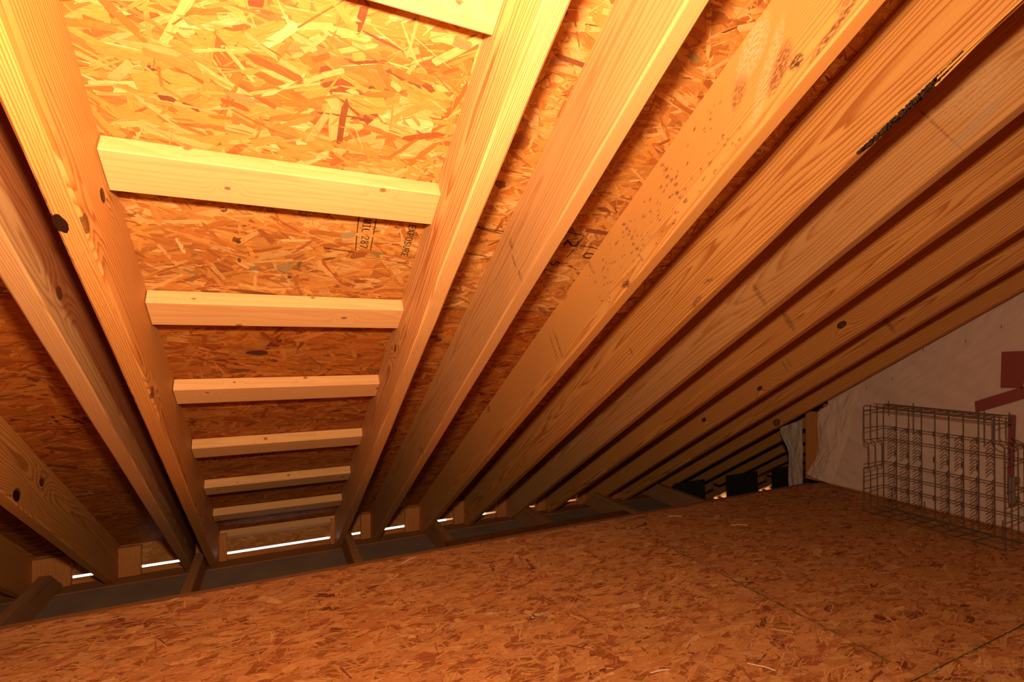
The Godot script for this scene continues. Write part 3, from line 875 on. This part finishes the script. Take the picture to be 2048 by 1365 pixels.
func joists() -> void:
	var js := [[-1.53, "far left"], [-0.933, "leftmost lit"], [-0.336, "second lit"], [0.363, "third"], [0.85, "fourth"], [1.46, "fifth"], [2.05, "sixth"], [2.60, "last"]]
	var labels := ["ceiling joist at the extreme left, lost in the dark", "ceiling joist at the lower left corner, running out from the deck edge", "ceiling joist that ends beside the left foot of the ladder bay", "ceiling joist that ends beside the right foot of the ladder bay", "ceiling joist at the left edge of the loose strand board piece", "ceiling joist under the middle of the loose strand board piece", "ceiling joist at the right end of the loose strand board piece", "ceiling joist nearest to the black baffles"]
	for k in js.size():
		var x: float = js[k][0]
		var o := thing("ceiling_joist", labels[k], "joist", Vector3(x, -1.155, -2.0), "ceiling joists beyond the deck edge")
		var mb := MB.new()
		var w := 0.019
		var z0 := -0.2
		var ztop := -0.93
		var zlow := -1.09
		for side in [-w, w]:
			mb.poly([Vector3(side, 0, z0), Vector3(side, 0.115, z0), Vector3(side, 0.115, ztop), Vector3(side, 0, zlow)], Vector3(side, 0, 0), bare, [Vector2(0, 0), Vector2(0.45, 0), Vector2(0.45, 0.5), Vector2(0, 0.6)])
		mb.poly([Vector3(-w, 0.115, z0), Vector3(w, 0.115, z0), Vector3(w, 0.115, ztop), Vector3(-w, 0.115, ztop)], Vector3(0, 1, 0), Color(1.0, 0.98, 0.95), [Vector2(0.5, 0), Vector2(0.65, 0), Vector2(0.65, 0.5), Vector2(0.5, 0.5)])
		mb.poly([Vector3(-w, 0.115, ztop), Vector3(w, 0.115, ztop), Vector3(w, 0, zlow), Vector3(-w, 0, zlow)], Vector3(0, 0, -1), bare)
		mb.poly([Vector3(-w, 0, z0), Vector3(w, 0, z0), Vector3(w, 0.115, z0), Vector3(-w, 0.115, z0)], Vector3(0, 0, 1), bare)
		mb.poly([Vector3(-w, 0, z0), Vector3(w, 0, z0), Vector3(w, 0, zlow), Vector3(-w, 0, zlow)], Vector3(0, -1, 0), bare)
		part("beam", mb.mesh(M.dusty), o)
	var b := MB.new()
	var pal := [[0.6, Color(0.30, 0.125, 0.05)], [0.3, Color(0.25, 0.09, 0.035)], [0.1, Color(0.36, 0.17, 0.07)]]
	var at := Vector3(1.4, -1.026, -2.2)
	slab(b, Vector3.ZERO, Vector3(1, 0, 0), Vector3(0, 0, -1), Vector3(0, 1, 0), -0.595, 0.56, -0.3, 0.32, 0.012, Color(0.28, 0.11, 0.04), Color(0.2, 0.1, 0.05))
	strands(b, Vector3.ZERO, Vector3(1, 0, 0), Vector3(0, 0, -1), Vector3(0, 1, 0), -0.595, 0.56, -0.1, 0.32, {"lmin": 0.03, "lmax": 0.1, "wmin": 0.004, "wmax": 0.02, "layers": 2.0, "palette": pal, "thick": 0.0008, "spread": 0.4, "stray": 0.2})
	var o2 := tag(part("strand_board_piece", b.mesh(M.strand_floor), self), "loose piece of strand board lying on the joists below the deck edge", "board")
	o2.position = at


func plastic_wall() -> void:
	var w := struct("wall_right", "gable wall of studs and pink insulation behind wrinkled plastic sheeting")
	# insulation batts between the studs
	var zs := [0.6, 0.2, -0.2, -0.6, -1.0, -1.4, -1.765]
	for k in zs.size() - 1:
		var mb := MB.new()
		mb.board(Vector3(WALL_X + 0.065, FLOOR_Y, (zs[k] + zs[k + 1]) / 2.0), Vector3(0, 1, 0), Vector3(0, 0, 1), Vector3(1, 0, 0), 1.6 + 0.5 * minf(zs[k + 1], 0.5), absf(zs[k] - zs[k + 1]) - 0.04, 0.08, 0.012, bare)
		part("insulation_batt", mb.mesh(M.pink), w)
		mb = MB.new()
		mb.board(Vector3(WALL_X + 0.07, FLOOR_Y, zs[k]), Vector3(0, 1, 0), Vector3(0, 0, 1), Vector3(1, 0, 0), 1.6 + 0.5 * minf(zs[k], 0.5), 0.038, 0.089, 0.003, bare)
		part("stud", mb.mesh(M.stud), w)
	var mb2 := MB.new()
	mb2.board(Vector3(WALL_X + 0.07, FLOOR_Y + 0.006, 0.7), Vector3(0, 0, -1), Vector3(0, 1, 0), Vector3(1, 0, 0), 2.48, 0.012, 0.14, 0.003, bare)
	part("sole_plate", mb2.mesh(M.stud), w)
	var end := thing("wall_stud", "bare orange stud at the far end of the plastic covered wall", "stud", Vector3(WALL_X + 0.03, FLOOR_Y, -1.862))
	mb2 = MB.new()
	mb2.board(Vector3.ZERO, Vector3(0, 1, 0), Vector3(0, 0, 1), Vector3(1, 0, 0), 0.39, 0.087, 0.038, 0.003, bare, 0.1, 0.2)
	part("beam", mb2.mesh(M.stud), end)
	mb2 = MB.new()
	mb2.board(Vector3(0.03, 0, 0.066), Vector3(0, 1, 0), Vector3(0, 0, 1), Vector3(1, 0, 0), 0.44, 0.038, 0.06, 0.003, Color(0.8, 0.8, 0.8), 0.5, 0.5)
	part("second_stud", mb2.mesh(M.stud), end)
	# the sheeting
	var nz := FastNoiseLite.new()
	nz.seed = 33
	nz.frequency = 1.0
	nz.fractal_octaves = 3
	var top := func(z: float) -> float: return DS - 0.02 + TP * z
	var main := func(u: float, v: float) -> Vector3:
		var z := lerpf(-1.76, 0.6, u)
		var y := lerpf(FLOOR_Y + 0.012, top.call(z), v)
		var crease := nz.get_noise_2d(z * 3.0 + y * 5.0, y * 3.0) * 0.010 + absf(nz.get_noise_2d(z * 9.0 - y * 6.0, y * 10.0)) * 0.006
		return Vector3(WALL_X - 0.012 + crease, y, z)
	mb2 = MB.new()
	mb2.sheet(150, 90, main, Vector3(-1, 0, 0), bare)
	part("plastic_sheet", mb2.mesh(M.plastic), w)
	# tape over the joints
	for t in [[[-1.02, -0.026], [-0.93, -0.02], [-0.955, -0.172], [-1.024, -0.176]], [[-1.11, -0.243], [-0.90, -0.14], [-0.90, -0.19], [-1.107, -0.292]], [[-1.0, -0.285], [-0.975, -0.285], [-0.985, -0.62], [-1.005, -0.62]], [[-0.80, 0.02], [-0.6, 0.05], [-0.6, -0.01], [-0.8, -0.03]]]:
		mb2 = MB.new()
		var fr := []
		var bk := []
		for p in t:
			fr.append(Vector3(WALL_X - 0.026, p[1], p[0]))
			bk.append(Vector3(WALL_X - 0.0255, p[1], p[0]))
		mb2.poly(fr, Vector3(-1, 0, 0), bare)
		mb2.poly(bk, Vector3(1, 0, 0), bare)
		part("tape_strip", mb2.mesh(M.tape), w)
	# staples that hold the sheeting
	var stp := MB.new()
	stp.tube([Vector3(0, -0.006, 0), Vector3(-0.003, -0.006, 0), Vector3(-0.003, 0.006, 0), Vector3(0, 0.006, 0)], 0.0012, 5)
	var stm := stp.mesh(M.nail)
	for p in [[-1.43, -0.165], [-1.55, -0.215], [-1.14, 0.02], [-1.30, -0.02], [-1.02, 0.08]]:
		part("staple", stm, w).position = Vector3(WALL_X - 0.024, p[1], p[0])
	# the loose flap at the end of the sheeting
	var ledge := [[0.0, -1.80, -0.37], [0.15, -1.805, -0.42], [0.55, -1.80, -0.585], [0.72, -1.815, -0.64], [1.0, -1.868, -0.735]]
	var rdge := [[0.0, -1.585, -0.20], [0.5, -1.645, -0.48], [0.8, -1.70, -0.66], [1.0, -1.725, -0.757]]
	var on := func(e: Array, t: float) -> Vector2:
		for k in range(1, e.size()):
			if t <= e[k][0] or k == e.size() - 1:
				var q: float = (t - e[k - 1][0]) / (e[k][0] - e[k - 1][0])
				return Vector2(lerpf(e[k - 1][1], e[k][1], q), lerpf(e[k - 1][2], e[k][2], q))
		return Vector2.ZERO
	var flap := func(u: float, v: float) -> Vector3:
		var a: Vector2 = on.call(ledge, v)
		var b: Vector2 = on.call(rdge, v)
		var p := a.lerp(b, u)
		var d := 0.030 + 0.020 * v * sin(u * 2.6 + 0.3) + 0.010 * nz.get_noise_2d(u * 1.6 + 9.0, v * 2.0) + 0.0025 * nz.get_noise_2d(u * 5.0, v * 9.0 + 7.0) - 0.012 * u
		return Vector3(WALL_X - d, p.y, p.x)
	var fo := thing("plastic_flap", "crumpled translucent plastic flap hanging beside the bare stud", "plastic sheet", Vector3(WALL_X, FLOOR_Y, -1.75))
	mb2 = MB.new()
	mb2.sheet(44, 60, func(u: float, v: float) -> Vector3: return flap.call(u, v) - Vector3(WALL_X, FLOOR_Y, -1.75), Vector3(-1, 0, 0), bare)
	part("sheet", mb2.mesh(M.plastic), fo)
	mb2 = MB.new()
	mb2.sheet(20, 24, func(u: float, v: float) -> Vector3: return flap.call(0.05 + u * 0.85, 0.08 + v * 0.86) - Vector3(WALL_X - 0.02, FLOOR_Y, -1.75), Vector3(-1, 0, 0), bare)
	part("backing", mb2.mesh(M.paper), fo).set_meta("label", "greyish backing inside the plastic")
	# the strip on the other side of the stud, its free edge curling away
	var so := thing("plastic_strip", "pale plastic strip with a curved free edge, left of the bare stud", "plastic sheet", Vector3(WALL_X, FLOOR_Y, -1.95))
	var strip := func(u: float, v: float) -> Vector3:
		var z0 := -1.909
		var z1 := -2.055 + 0.055 * smoothstep(0.05, 0.4, v)
		var y1 := lerpf(-0.50 + 0.07 * (1.0 - u), -0.84, v)
		return Vector3(WALL_X - 0.006 + 0.008 * nz.get_noise_2d(u * 2.0, v * 2.5 + 20.0) + 0.002 * absf(nz.get_noise_2d(u * 6.0, v * 9.0 + 20.0)), y1, lerpf(z0, z1, u)) - Vector3(WALL_X, FLOOR_Y, -1.95)
	mb2 = MB.new()
	mb2.sheet(20, 40, strip, Vector3(-1, 0, 0), bare)
	part("sheet", mb2.mesh(flat(Color(0.50, 0.42, 0.37), 0.4, 0.5)), so)


func baffles() -> void:
	var where := [[2.60, 2.90, "black ribbed vent baffle nearest to the last ceiling joist"], [3.12, 3.465, "middle black ribbed vent baffle between the two lit gaps"], [3.63, 3.95, "black ribbed vent baffle behind the pale plastic strip"]]
	for b in where:
		var wide: float = b[1] - b[0]
		var o := thing("vent_baffle", b[2], "baffle", Vector3(b[0], -1.44, -2.75), "black vent baffles at the eave")
		var mb := MB.new()
		var ribs := int(wide / 0.026)
		for k in 2:
			var off := 0.004 * k
			mb.sheet(ribs * 6, 4, func(u: float, v: float) -> Vector3: return Vector3(u * wide, v * 0.44, 0.006 * sin(u * ribs * TAU) - off - 0.02 * v), Vector3(0, 0, 1 - 2 * k), bare)
		part("panel", mb.mesh(M.baffle), o)


func rack() -> void:
	var xf := 2.473
	var xb := 2.63
	var zl := -1.409
	var zr := -0.946
	var zo := -0.911
	var yb := FLOOR_Y + 0.003
	var yt := -0.279
	var ys := -0.372
	var at := Vector3(2.55, FLOOR_Y, -1.17)
	var o := thing("dish_rack", "grey wire dishwasher basket standing on its side against the plastic wall", "rack", at)
	var wire := func(called: String, pts: Array, r: float) -> void:
		var mb := MB.new()
		var q := []
		for p in pts:
			q.append(p - at)
		mb.tube(q, r, 6)
		part(called, mb.mesh(M.wire), o)
	# rims round the open front and round the back
	for x in [xf, xb]:
		wire.call("rim", [Vector3(x, yb, zl), Vector3(x, yt - 0.008, zl), Vector3(x, yt, zl + 0.008), Vector3(x, yt, zr - 0.006), Vector3(x, yt - 0.006, zr), Vector3(x, ys + 0.012, zr), Vector3(x, ys, zr + 0.012), Vector3(x, ys - 0.008, zo - 0.004), Vector3(x, ys - 0.018, zo), Vector3(x, yb, zo), Vector3(x, yb, zl)] if x == xb else [Vector3(x, yb, zl), Vector3(x, -0.571, zl), Vector3(x, -0.566, zl + 0.003), Vector3(x, -0.564, zl + 0.016), Vector3(x, -0.558, zl + 0.021), Vector3(x, -0.458, zl + 0.021), Vector3(x, -0.450, zl + 0.016), Vector3(x, -0.446, zl + 0.003), Vector3(x, -0.441, zl), Vector3(x, yt - 0.008, zl), Vector3(x, yt, zl + 0.008), Vector3(x, yt, zr - 0.006), Vector3(x, yt - 0.006, zr), Vector3(x, ys + 0.012, zr), Vector3(x, ys, zr + 0.012), Vector3(x, ys - 0.008, zo - 0.004), Vector3(x, ys - 0.018, zo), Vector3(x, yb, zo), Vector3(x, yb, zl)], 0.0026)
	# uprights of the left side, each with a notch for the grip
	for x in [2.526, 2.579]:
		wire.call("upright_wire", [Vector3(x, yb, zl), Vector3(x, -0.571, zl), Vector3(x, -0.564, zl + 0.016), Vector3(x, -0.558, zl + 0.021), Vector3(x, -0.458, zl + 0.021), Vector3(x, -0.450, zl + 0.016), Vector3(x, -0.441, zl), Vector3(x, yt, zl)], 0.0022)
		wire.call("upright_wire", [Vector3(x, yt, zr), Vector3(x, ys + 0.010, zr), Vector3(x, ys - 0.008, zo - 0.004), Vector3(x, ys - 0.018, zo), Vector3(x, yb, zo)], 0.0022)
	# level wires that run round the left side, the back and the right side
	for y in [-0.303, -0.385, -0.441, -0.553, -0.611, -0.667]:
		var e := zr if y > ys else zo
		wire.call("level_wire", [Vector3(xf, y, zl), Vector3(xb - 0.006, y, zl), Vector3(xb, y, zl + 0.006), Vector3(xb, y, e - 0.006), Vector3(xb - 0.006, y, e), Vector3(xf, y, e)], 0.0021)
	# uprights of the back, going on along the floor and along the top
	var cols := []
	for k in 8:
		cols.append(-1.354 + 0.0505 * k)
	for z in cols:
		wire.call("cross_wire", [Vector3(xf, yb, z - 0.01), Vector3(xb - 0.006, yb, z), Vector3(xb, yb + 0.006, z), Vector3(xb, yt - 0.006, z), Vector3(xb - 0.006, yt, z), Vector3(2.55, yt, z)], 0.0024)
	for x in [2.54, 2.60]:
		wire.call("base_wire", [Vector3(x, yb + 0.004, zl), Vector3(x, yb + 0.004, zo)], 0.002)
	wire.call("base_wire", [Vector3(2.55, yt + 0.004, zl), Vector3(2.55, yt + 0.004, zr)], 0.002)
	# tines standing off the back towards the open front
	var tm := MB.new()
	tm.tube([Vector3(0, 0, 0), Vector3(-0.012, 0.004, 0), Vector3(-0.022, 0.014, 0), Vector3(-0.034, 0.016, 0), Vector3(-0.075, 0.004, 0.002)], 0.0019, 5)
	var up := tm.mesh(M.wire)
	tm = MB.new()
	tm.tube([Vector3(0, 0, 0), Vector3(-0.012, -0.003, 0), Vector3(-0.024, -0.014, 0), Vector3(-0.036, -0.016, 0), Vector3(-0.075, -0.020, 0.002)], 0.0019, 5)
	var down := tm.mesh(M.wire)
	for c in [0, 1, 2, 4, 5, 6, 7]:
		for r in 12:
			var y := -0.40 - 0.028 * r
			var t := part("tine", up if r < 5 else down, o)
			t.position = Vector3(xb, y, cols[c]) - at
	# short pegs with their tips above the top and near the floor
	for p in [[2.6, yt + 0.02, -1.37, -0.06], [2.6, yt + 0.02, -1.27, -0.13], [2.6, yt + 0.02, -1.02, -0.14], [2.62, yt + 0.016, -0.95, -0.03], [2.585, -0.66, -1.35, -0.10], [2.53, -0.70, -1.03, -0.07], [2.56, -0.68, -0.95, -0.08], [2.56, -0.68, -1.21, -0.08]]:
		wire.call("peg", [Vector3(p[0], p[1], p[2]), Vector3(p[0], p[1] + p[3], p[2])], 0.0024)
	# the little clips where the tine rows cross the level wires
	var cm := MB.new()
	cm.tube([Vector3(-0.003, -0.006, 0), Vector3(-0.003, 0.006, 0)], 0.0048, 7)
	var clip := cm.mesh(M.wire)
	for y in [-0.385, -0.497, -0.553, -0.667]:
		for c in [0, 1, 2, 3, 4, 5, 6]:
			var k := part("clip", clip, o)
			k.position = Vector3(xb - 0.003, y, cols[c]) - at
	# the bearing of a roller and a rod on the right side
	var gm := MB.new()
	gm.board(Vector3(2.545, -0.60, -0.918) - at, Vector3(0, 1, 0), Vector3(1, 0, 0), Vector3(0, 0, 1), 0.098, 0.022, 0.018, 0.006, bare)
	gm.board(Vector3(2.56, -0.515, -0.918) - at, Vector3(1, 0, 0), Vector3(0, 1, 0), Vector3(0, 0, 1), 0.035, 0.016, 0.014, 0.004, bare)
	gm.board(Vector3(2.56, -0.59, -0.918) - at, Vector3(1, 0, 0), Vector3(0, 1, 0), Vector3(0, 0, 1), 0.035, 0.016, 0.014, 0.004, bare)
	part("grip_bracket", gm.mesh(flat(Color(0.21, 0.17, 0.14), 0.5, 0.4)), o).set_meta("label", "grey plastic bracket")


func crumb(sd: int, size: Vector3) -> MB:
	var mb := MB.new()
	var nz := FastNoiseLite.new()
	nz.seed = sd
	nz.frequency = 1.3
	mb.sheet(12, 8, func(u: float, v: float) -> Vector3:
		var d := Vector3(cos(u * TAU) * sin(v * PI), cos(v * PI), sin(u * TAU) * sin(v * PI))
		return d * size * (0.7 + 0.7 * nz.get_noise_3dv(d * 1.2)) + Vector3(0, size.y * 0.8, 0), Vector3.UP, bare)
	# normals away from the middle
	for k in mb.v.size():
		var d := (mb.v[k] - Vector3(0, size.y * 0.8, 0)).normalized()
		if mb.n[k].dot(d) < 0.0:
			mb.n[k] = -mb.n[k]
	return mb


func litter() -> void:
	# a torn scrap of paper on the deck
	var mb := MB.new()
	var nz := FastNoiseLite.new()
	nz.seed = 3
	nz.frequency = 1.0
	for q in [[0.0, 0.0, 0.034, 0.012, 0.3], [0.022, 0.014, 0.02, 0.009, -0.6], [-0.018, 0.006, 0.014, 0.009, 0.9]]:
		mb.sheet(10, 6, func(u: float, v: float) -> Vector3:
			var w := 0.6 + 0.7 * nz.get_noise_1d(u * 7.0)
			var p := Vector2((u - 0.5) * q[2], (v - 0.5) * q[3] * w).rotated(q[4])
			return Vector3(q[0] + p.x, 0.004 + 0.005 * nz.get_noise_2d(u * 5.0, v * 4.0), q[1] + p.y), Vector3.UP, bare)
	var o := tag(part("paper_scrap", mb.mesh(M.scrap), self), "small torn scrap of pale paper on the middle of the deck", "scrap")
	o.position = Vector3(0.672, FLOOR_Y + 0.001, -1.256)
	# a strip of paper lying on the plasterboard
	mb = MB.new()
	mb.tube([Vector3(-0.03, 0.002, 0.0), Vector3(-0.018, 0.004, 0.012), Vector3(0.0, 0.003, 0.010), Vector3(0.03, 0.006, -0.004)], 0.003, 5)
	o = tag(part("paper_curl", mb.mesh(M.scrap), self), "curled white paper strip on the grey board right of the ladder bay", "scrap")
	o.position = Vector3(0.665, -1.155, -2.62)
	mb = MB.new()
	mb.tube([Vector3(-0.03, 0.003, 0.01), Vector3(0.0, 0.004, 0.0), Vector3(0.012, 0.03, -0.004), Vector3(0.02, 0.006, 0.03)], 0.0022, 5)
	mb.tube([Vector3(0.012, 0.03, -0.004), Vector3(0.03, 0.004, 0.02)], 0.002, 5)
	o = tag(part("bent_tie", mb.mesh(M.nail), self), "dark bent wire tie on the grey board below the ladder bay", "wire")
	o.position = Vector3(-0.02, -1.155, -2.66)
	o = tag(part("plaster_dab", crumb(8, Vector3(0.02, 0.003, 0.012)).mesh(M.scrap), self), "pale dab beside the bent wire tie on the grey board", "scrap")
	o.position = Vector3(-0.045, -1.155, -2.665)
	# straws and splinters on the deck
	for k in 5:
		var p: Array = [[1.62, -1.72, 0.4, 0.03], [0.43, -1.77, -0.5, 0.03], [1.79, -1.52, 0.5, 0.035], [1.05, -0.83, 0.9, 0.03], [0.82, -0.92, 0.2, 0.025]][k]
		mb = MB.new()
		var d: Vector3 = Vector3(cos(p[2]), 0, sin(p[2])) * p[3]
		mb.tube([-d, d * 0.2 + Vector3(0, 0.002, 0), d], 0.0017, 5)
		o = tag(part("wood_splinter", mb.mesh(M.scrap), self), ["pale splinter at the deck edge above the loose board piece", "pale splinter at the deck edge right of the ladder bay", "short pale splinter on the deck before the far corner", "thin splinter lying on the near part of the deck, more to the right", "thin splinter lying on the near part of the deck, more to the left"][k], "splinter")
		o.position = Vector3(p[0], FLOOR_Y + 0.003, p[1])
	# crumbs of rubble where the wall meets the deck
	var heap := [[2.60, -0.80, 0.016, 0, "largest pale crumb of rubble at the right edge, below the wire basket"], [2.52, -0.84, 0.012, 2, "dark crumb of rubble at the right edge, nearest the basket corner"], [2.63, -0.87, 0.010, 1, "grey crumb of rubble lying close to the plastic wall"], [2.47, -0.80, 0.008, 0, "small pale crumb of rubble farthest from the wall"], [2.56, -0.77, 0.011, 1, "grey crumb of rubble beside the largest pale one"], [2.58, -0.86, 0.007, 2, "smallest dark crumb of rubble under the basket end"]]
	for k in heap.size():
		var h: Array = heap[k]
		var c: float = h[2]
		o = tag(part("rubble_crumb", crumb(40 + k, Vector3(c, c * 0.6, c * 0.8)).mesh([M.scrap, M.paper, M.bark][h[3]]), self), h[4], "rubble", "rubble below the wire basket")
		o.position = Vector3(h[0], FLOOR_Y + 0.001, h[1])
